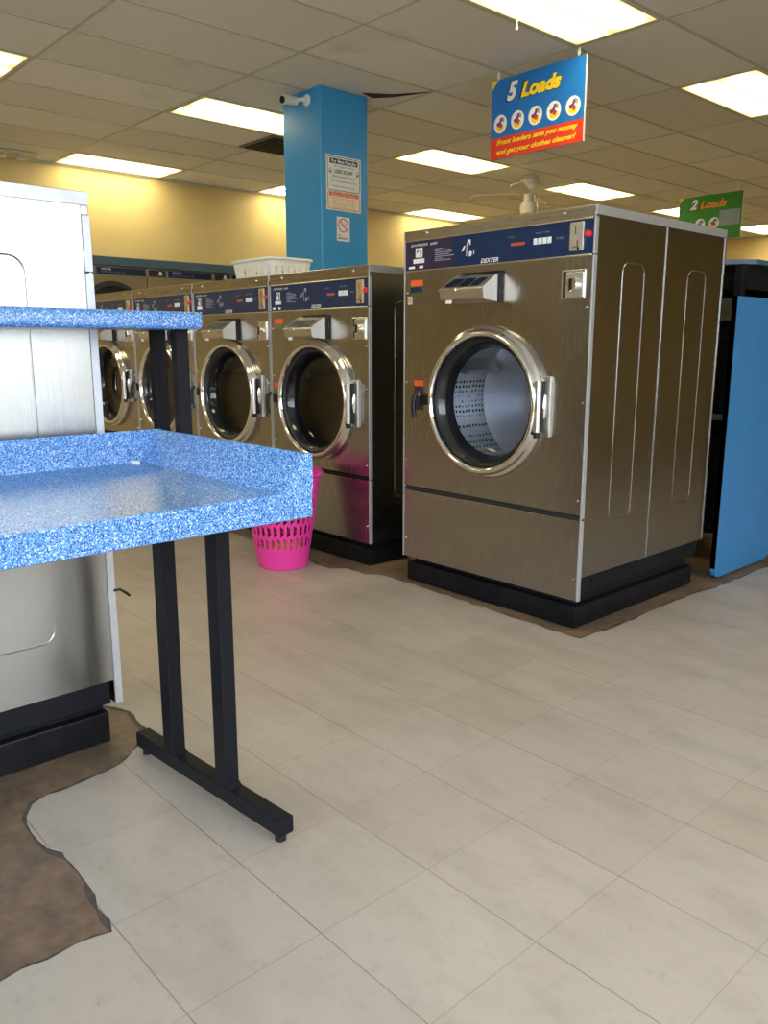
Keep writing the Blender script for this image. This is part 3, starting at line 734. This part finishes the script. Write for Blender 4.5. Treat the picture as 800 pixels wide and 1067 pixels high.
# ------------------------------------------------------------------ hanging signs
def ellipse(cx, cz, rx, rz, n=32): return [(cx + rx * math.cos(2 * PI * k / n), cz + rz * math.sin(2 * PI * k / n)) for k in range(n)]
def make_sign(x0, x1, y, z0, z1, num, word_mat, main, circles, lower, blank=False):
    r = MB().box(x0, x1, y, y + .010, z0, z1).build('hanging_sign', main)
    W = x1 - x0; Hh = z1 - z0; f = y - .0006
    def pr(name, mat, pts, d=0.):
        return MB().prism([(x0 + u * W, z0 + v * Hh) for u, v in pts], f - d, f - d - .0005 + .001 * 0).build(name, mat, r)
    MB().box(x1, x1 + .004, y - .001, y + .011, z0, z1).build('edge_strip', 'sign_white', r)
    pr('corner_accent', 'sign_yellow', [(0, 1), (0, .88), (.075, 1)])
    if lower:
        pr('red_band', 'sign_red', [(0, 0), (1, 0), (1, .27), (0, .27)])
        text('slogan', 'Front loaders save you money', 'sign_yellow', r, (XB, ZB), (x0 + .51 * W, f - .0008, z0 + .155 * Hh), width=.88 * W, height=.085 * Hh, shear=.35, bold=.04)
        text('slogan', 'and get your clothes cleaner!', 'sign_yellow', r, (XB, ZB), (x0 + .50 * W, f - .0008, z0 + .035 * Hh), width=.86 * W, height=.085 * Hh, shear=.35, bold=.04)
    zc = .44 if lower else .36
    for (u0, s_, m_, w_, h_, d_) in ((.24, num, 'sign_white', .125, .235, .002), (.55, 'Loads', word_mat, .43, .19, .002)):
        text('numeral_shadow' if s_ == num else 'word_shadow', s_, 'sign_black', r, (XB, ZB), (x0 + (u0 - .008) * W, f - .0006, z0 + (.688 if s_ == num else .693) * Hh), width=(w_ + .022) * W, height=(h_ + .02) * Hh, shear=.3, bold=.055)
        text('numeral' if s_ == num else 'word', s_, m_, r, (XB, ZB), (x0 + u0 * W, f - .0016, z0 + .70 * Hh), width=w_ * W, height=h_ * Hh, shear=.3, bold=.05)
    for (u, rr) in circles:
        rx = rr; rz = rr * W / Hh * 1.06
        MB().prism([(x0 + a * W, z0 + b * Hh) for a, b in ellipse(u, zc, rx, rz)], f - .0004, f - .0014).build('laundry_roundel', 'sign_white', r)
        # a heap of washing in a yellow basket
        MB().prism([(x0 + (u + a * rx) * W, z0 + (zc + b * rz) * Hh) for a, b in ((-.62, -.25), (-.45, -.68), (0, -.82), (.45, -.68), (.62, -.25), (.3, -.15), (0, -.22), (-.3, -.15))], f - .0015, f - .0019).build('drawn_basket', 'sign_yellow', r)
        MB().prism([(x0 + (u + a * rx) * W, z0 + (zc + b * rz) * Hh) for a, b in ((-.6, .1), (-.15, .25), (0, .65), (.35, .7), (.3, .3), (.12, .1), (.5, -.2), (.1, -.3), (-.45, -.25))], f - .0020, f - .0023).build('drawn_clothes', 'sign_purple', r)
        MB().prism([(x0 + (u + a * rx) * W, z0 + (zc + b * rz) * Hh) for a, b in ((.0, .0), (.25, -.1), (.35, -.45), (.05, -.5), (-.2, -.2))], f - .0024, f - .0027).build('drawn_shirt', 'sign_red', r)
        MB().prism([(x0 + (u + a * rx) * W, z0 + (zc + b * rz) * Hh) for a, b in ((.25, .75), (.65, .55), (.6, .1), (.35, .2))], f - .0024, f - .0027).build('drawn_towel', 'sign_grey', r)
    if blank: pr('paper_patch', 'sign_grey', [(.66, .28), (.98, .28), (.98, .62), (.66, .62)], .003)
    for u in (.07, .92):
        q = MB(); X = x0 + u * W
        q.tube([(X, y + .005 + .0, z1 - .012), (X, y + .005, H - .004)], .0025, 6)
        q.tube([(X + .009 * math.cos(a), y + .005, (z1 + H) / 2 + .022 * math.sin(a)) for a in [2 * PI * k / 12 for k in range(12)]], .0028, 5, closed=True)
        q.build('hook', 'white_plastic', r)
    return r
s5 = make_sign(-3.125, -2.365, 4.03, 2.435, 2.940, '5', 'sign_yellow', 'sign_blue', [(.11 + .195 * k, .073) for k in range(5)], True)
tag(s5, 'blue and red hanging sign reading 5 Loads above the big washer', 'sign')
s2 = make_sign(-4.35, -3.585, 8.90, 2.385, 2.880, '2', 'sign_orange', 'sign_green', [(.36, .08), (.58, .08)], False, True)
tag(s2, 'green hanging sign reading 2 Loads, far behind the big washer', 'sign')
for i, (hx, hy, l) in enumerate(((-2.30, 3.27, .11), (-2.245, 3.20, .05))):
    tag(MB().tube([(hx, hy, H - .006), (hx, hy, H - l)], .0035, 6).box(hx - .006, hx + .006, hy - .004, hy + .004, H - l - .012, H - l + .004).build('ceiling_hook', 'cream_plastic'),
        ('longer' if i == 0 else 'shorter') + ' thin cord dangling in front of the largest ceiling light', 'hook', 'cords at the largest ceiling light')
# ceiling fan
fn = empty('ceiling_fan', (-5.11, 7.0, H)); tag(fn, 'white ceiling fan showing above the top of the big washer', 'ceiling fan')
MB().lathe([(.075, 0), (.085, -.03), (.035, -.05)], 32).build('canopy', 'fan_plastic', fn, smooth=True)
MB().lathe([(.085, -.03), (.105, -.04), (.105, -.085), (.120, -.095), (.120, -.150), (.10, -.165), (.10, -.18), (0, -.18)], 40).build('motor_housing', 'fan_plastic', fn, smooth=True)
MB().lathe([(.06, -.18), (.062, -.26), (.075, -.275), (.095, -.30), (.10, -.35), (.085, -.40), (0, -.405)], 32).build('light_kit', 'fan_plastic', fn, smooth=True)
for k in range(4):
    a = .45 + k * PI / 2; c, s_ = math.cos(a), math.sin(a)
    R = Matrix.Rotation(a, 4, 'Z') @ Matrix.Translation((0, 0, -.19)) @ Matrix.Rotation(.2, 4, 'X')
    MB().prism([(.10, -.02), (.18, -.05), (.62, -.07), (.66, -.04), (.66, .04), (.62, .07), (.18, .05), (.10, .02)], -.003, .003, 'XY', mat=R).build('blade', 'fan_plastic', fn)
# emergency light near left wall
e = empty('emergency_light', (XL + .17, 2.36, H)); tag(e, 'cream box fixture at the ceiling corner of the yellow wall, far left', 'light fixture')
MB().box(-.14, .16, -.22, .22, -.030, -.0045, .008).build('housing', 'cream_plastic', e)
for yy in (.06, -.12):
    q = MB(); q.cyl((.10, yy, -.03), (.13, yy, -.065), .02, .022, 16); q.lathe([(.0, 0), (.036, -.004), (.040, -.03), (.0, -.034)], 20, (.135, yy, -.06)); q.build('lamp_head', 'fan_plastic', e, smooth=True)

# ------------------------------------------------------------------ folding table, front left
t = empty('folding_table', (0, 0, 0)); tag(t, 'blue speckled laminate table with raised edges and black steel legs', 'table')
TX0, TX1, TY0, TY1 = -1.295, -.572, -2.30, .502
MB().box(TX0, TX1, TY0, TY1, .800, .862, .005).build('tabletop', 'speckled_laminate', t)
MB().prism([(TY1, .860), (TY1, .942), (TY1 - .022, .945), (TY1 - .080, .868), (TY1 - .086, .860)], TX0 + .012, TX1 - .0005, 'YZ').build('end_splash', 'speckled_laminate', t)
MB().prism([(TX0, .860), (TX0, .942), (TX0 + .022, .945), (TX0 + .052, .866), (TX0 + .054, .860)], TY0, TY1 - .001, 'XZ').build('back_splash', 'speckled_laminate', t)
for yy, rot in ((.408, .07), (-1.95, 0)):
    lf = MB(); R = Matrix.Translation((-.935, yy, 0)) @ Matrix.Rotation(rot, 4, 'Z')
    lf.box(-.335, .330, -.022, .022, .022, .066, .004, mat=R); ft = lf.build('leg_foot', 'black_paint', t)
    q = MB(); 
    for sx in (-.31, .305):
        p = R @ Vector((sx, 0, 0)); q.cyl((p.x, p.y, 0), (p.x, p.y, .024), .014, n=16)
    q.build('glide', 'black_plastic', ft)
    for sx in (-.160, .090):
        q = MB(); q.box(sx - .025, sx + .025, -.020, .020, .062, .800, .003, mat=R); pp = q.build('leg_post', 'black_paint', t)
        q = MB(); q.prism([(sx + .022, .064), (sx + .042, .064), (sx + .022, .078)], -.018, .018, 'XZ', mat=R); q.build('weld', 'black_paint', pp)
for px_, py_ in ((-1.310, .522), (-1.183, .522)):
    MB().box(px_ - .017, px_ + .017, py_ - .018, py_ + .018, .805, 1.217, .002).build('shelf_post', 'black_paint', t)
MB().box(-1.345, -1.10, TY0, .552, 1.217, 1.262, .012, 3).build('upper_shelf', 'speckled_laminate', t)
for px_ in (-1.310, -1.183):
    MB().box(px_ - .017, px_ + .017, TY0 + .02, TY0 + .056, .862 if px_ > TX0 else .80, 1.217, .002).build('shelf_post', 'black_paint', t)
tag(MB().prism([(-.022, -.006), (-.006, -.010), (.012, -.004), (.022, .002), (.008, .008), (-.014, .007)], 0, .005, 'XY').build('paper_scrap', 'paper_white', loc=(-1.225, .395, .8625)),
    'tiny white scrap lying in the far corner of the blue table', 'scrap')

# ------------------------------------------------------------------ baskets
def slotted_basket(name, mat, r0, r1, h, rows, n, sy=1., wall=.003, sx=1., slot_w=.55):
    """round tapered basket whose walls have real slots; rows = list of (z0,z1) open bands"""
    bm = bmesh.new(); m = n * 4
    zs = [0.0]
    for a, b in rows: zs += [a, a + (b - a) * .15, b - (b - a) * .15, b]
    zs.append(h)
    def ring(z):
        r = r0 + (r1 - r0) * z / h
        return [bm.verts.new((sx * r * math.cos(2 * PI * k / m), sy * r * math.sin(2 * PI * k / m), z)) for k in range(m)]
    R = [ring(z) for z in zs]
    def is_open(i, k):
        for j, (a, b) in enumerate(rows):
            mid = (zs[i] + zs[i + 1]) / 2
            if a < mid < b:
                kk = (k + (2 if j % 2 else 0)) % 4
                if mid < a + (b - a) * .15 or mid > b - (b - a) * .15: return kk == 1
                return kk in (1, 2)
        return False
    for i in range(len(zs) - 1):
        for k in range(m):
            if is_open(i, k): continue
            bm.faces.new([R[i][k], R[i][(k + 1) % m], R[i + 1][(k + 1) % m], R[i + 1][k]])
    bm.faces.new(R[0][::-1])
    bmesh.ops.recalc_face_normals(bm, faces=bm.faces[:])
    bmesh.ops.solidify(bm, geom=bm.faces[:], thickness=wall)
    q = MB(); q._add(bm)
    return q
bk = slotted_basket('laundry_basket', 'pink_plastic', .134, .212, .50, [(.115, .175), (.185, .245), (.255, .315), (.325, .385)], 30)
bk = bk.build('laundry_basket', 'pink_plastic', smooth=True, loc=(-2.70, 1.90, .002)); tag(bk, 'tall pink slotted laundry basket on the floor behind the blue table', 'laundry basket')
q = MB(); q.lathe([(.212, .495), (.221, .492), (.227, .502), (.221, .515), (.210, .512)], 64, closed=True); q.build('rim', 'pink_plastic', bk, smooth=True)
for s_ in (-1, 1):
    MB().tube([(s_ * .212, -.06, .505), (s_ * .224, -.03, .530), (s_ * .226, 0, .536), (s_ * .224, .03, .530), (s_ * .212, .06, .505)], .008, 8).build('handle', 'pink_plastic', bk, smooth=True)
def garment(mat, x, y, z, rx, ry, rz, seed, label):
    rnd = random.Random(seed); bm = bmesh.new(); bmesh.ops.create_icosphere(bm, subdivisions=4, radius=1)
    ph = [(Vector((rnd.uniform(-1, 1), rnd.uniform(-1, 1), rnd.uniform(-1, 1))) * rnd.uniform(2, 6), rnd.uniform(0, 6)) for _ in range(7)]
    for v in bm.verts:
        d = sum(abs(math.sin(v.co.dot(w) + p)) for w, p in ph) / 7
        v.co *= .72 + .36 * d
        v.co = Vector((v.co.x * rx, v.co.y * ry, v.co.z * rz))
    q = MB(); q._add(bm); o = q.build('folded_garment', mat, smooth=True, angle=60, loc=(x, y, z)); tag(o, label, 'clothes', 'clothes in the pink basket')
garment('cloth_orange', -2.70, 1.90, .100, .122, .122, .066, 1, 'orange cloth low in the pink basket')
garment('cloth_maroon', -2.70, 1.90, .208, .132, .132, .034, 2, 'maroon cloth in the middle of the pink basket')
garment('cloth_yellow', -2.70, 1.90, .283, .142, .142, .034, 3, 'yellow cloth above the maroon one inside the pink basket')
garment('cloth_navy', -2.70, 1.90, .358, .152, .152, .034, 4, 'navy cloth near the top of the pink basket')
garment('cloth_grey', -2.70, 1.90, .425, .160, .160, .026, 5, 'grey cloth lying on top in the pink basket')

# white basket: rectangular with rounded corners
def rect_basket():
    bm = bmesh.new(); h = .125; base = rrect(-.22, .22, -.15, .15, .06, 7)
    # resample loop evenly
    pts = [Vector((a, b)) for a, b in base]; L = [0]
    for a, b in zip(pts, pts[1:] + pts[:1]): L.append(L[-1] + (b - a).length)
    N = 96; lp = []
    for k in range(N):
        t = L[-1] * k / N
        i = max(j for j in range(len(pts)) if L[j] <= t); u = (t - L[i]) / max(1e-9, L[i + 1] - L[i])
        lp.append(pts[i].lerp(pts[(i + 1) % len(pts)], u))
    zs = [0, .02, .035, .085, .095, h]
    R = [[bm.verts.new((p.x * (1 + .12 * z / h), p.y * (1 + .12 * z / h), z)) for p in lp] for z in zs]
    for i in range(len(zs) - 1):
        for k in range(N):
            if i == 2 and k % 3 == 0: continue
            bm.faces.new([R[i][k], R[i][(k + 1) % N], R[i + 1][(k + 1) % N], R[i + 1][k]])
    bm.faces.new(R[0][::-1]); bmesh.ops.recalc_face_normals(bm, faces=bm.faces[:]); bmesh.ops.solidify(bm, geom=bm.faces[:], thickness=.003)
    q = MB(); q._add(bm); o = q.build('laundry_basket', 'white_plastic', smooth=True, loc=(-3.69, 2.56, 1.576))
    tag(o, 'white slotted laundry basket on top of the smaller washers by the column', 'laundry basket')
    q = MB(); q.tube([(p.x * 1.13, p.y * 1.13, h) for p in lp], .009, 8, closed=True); q.build('rim', 'white_plastic', o, smooth=True)
rect_basket()

# ------------------------------------------------------------------ right side: blue board and black rack behind the big washer
def rr2(pts_r):
    return pts_r
bp = MB(); y0, y1, z0, z1 = 3.335, 4.00, .012, 1.405
bp.prism(rrect(y0, y1, z0, z1, .06, 8)[:0] + [(y1, z1), (y0, z1)] + [(y0 + .05 + .05 * math.cos(a), z0 + .05 + .05 * math.sin(a)) for a in [PI + k * PI / 12 for k in range(7)]]
         + [(y1 - .09 + .09 * math.cos(a), z0 + .09 + .09 * math.sin(a)) for a in [1.5 * PI + k * PI / 12 for k in range(7)]], -.99, -.965, 'YZ')
b = bp.build('blue_board', 'panel_blue'); tag(b, 'tall plain blue board standing upright right of the big washer', 'board')
MB().box(-.990, -.9648, y0 + .0, y0 + .004, z0 + .05, z1).build('edge_band', 'dryer_trim_blue', b)
q = MB(); q.box(-1.01, -.991, y0 + .06, y0 + .12, 0, .2, .002); q.box(-1.01, -.991, y1 - .16, y1 - .10, 0, .2, .002); q.build('foot_bracket', 'black_paint', b)
rk = empty('storage_rack', (0, 0, 0)); tag(rk, 'black steel rack with a blue edged top behind the blue board', 'rack')
RX0, RX1, RY0, RY1 = -1.75, -1.06, 3.60, 4.65
q = MB(); q.prism([(RX0, RY0), (RX1 - .14, RY0), (RX1, RY0 + .12), (RX1, RY1), (RX0, RY1)], 1.580, 1.604, 'XY'); q.build('top_board', 'dryer_trim_blue', rk)
MB().box(RX0 + .01, RX1 - .03, RY0 + .10, RY1 - .02, 1.46, 1.579, .003).build('top_box', 'black_paint', rk)
for px_ in (RX0 + .03, RX1 - .05):
    for py_ in (RY0 + .06, RY1 - .05):
        MB().box(px_ - .022, px_ + .022, py_ - .022, py_ + .022, 0, 1.58, .003).build('post', 'black_paint', rk)
for z in (.12, .78, 1.30):
    MB().box(RX0 + .01, RX1 - .03, RY0 + .09, RY1 - .03, z, z + .03, .002).build('shelf', 'rack_grey', rk)
MB().box(RX0 + .02, RX1 - .09, RY1 - .045, RY1 - .035, .15, 1.46).build('back_sheet', 'dark_void', rk)
MB().box(RX0 + .05, RX1 - .06, RY0 + .12, RY1 - .08, .15, .70, .01).build('drawer_unit', 'black_paint', rk)
MB().box(RX0 + .05, RX1 - .06, RY0 + .12, RY1 - .08, .81, 1.22, .01).build('drawer_unit', 'black_paint', rk)
MB().box(RX0 + .05, RX1 - .06, RY0 + .14, RY1 - .08, 1.33, 1.42, .008).build('drawer_unit', 'rack_grey', rk)
struct(MB().box(-3.80, -3.70, YB - .12, YB, 0, H), 'trim_3', 'cream_plastic')

# ------------------------------------------------------------------ world, portals, camera
w = bpy.data.worlds.new('World'); S.world = w; w.use_nodes = True; nt = w.node_tree; nt.nodes.clear()
out = nt.nodes.new('ShaderNodeOutputWorld'); bg = nt.nodes.new('ShaderNodeBackground'); nt.links.new(bg.outputs[0], out.inputs[0])
tc = nt.nodes.new('ShaderNodeTexCoord'); sp = nt.nodes.new('ShaderNodeSeparateXYZ'); nt.links.new(tc.outputs['Generated'], sp.inputs[0])
c = ramp(nt, sp.outputs[2], [(0, (.30, .31, .32)), (.02, (.45, .50, .58)), (.12, (.92, .95, 1.)), (.6, (.80, .90, 1.))])
nt.links.new(c, bg.inputs[0]); bg.inputs[1].default_value = 4.3
def portal(loc, rot, sx, sy):
    l = bpy.data.lights.new('window_portal', 'AREA'); l.shape = 'RECTANGLE'; l.size = sx; l.size_y = sy
    l.cycles.is_portal = True
    o = bpy.data.objects.new('window_portal', l); COL.objects.link(o); o.location = loc; o.rotation_euler = rot
for (a, b_, z0, z1) in WIN: portal((XR + .12, (a + b_) / 2, (z0 + z1) / 2), (0, PI / 2, 0), z1 - z0, b_ - a)
for (a, b_, z0, z1) in FILL_WIN: portal(((a + b_) / 2, YF - .12, (z0 + z1) / 2), (PI / 2, 0, 0), b_ - a, z1 - z0)

cam = bpy.data.cameras.new('Camera'); co = bpy.data.objects.new('Camera', cam); COL.objects.link(co)
cam.sensor_fit = 'HORIZONTAL'; cam.sensor_width = 36.; cam.lens = 36. * 844.46 / 800; cam.clip_start = .05
yaw, pitch = math.radians(47.81), math.radians(11.65)
co.location = (.849, -.573, 1.177); co.rotation_euler = (PI / 2 - pitch, 0, yaw)
S.camera = co
S.view_settings.view_transform = 'Standard'; S.view_settings.look = 'None'
S.view_settings.exposure = 1.15; S.view_settings.gamma = 1.; S.view_settings.use_curve_mapping = False
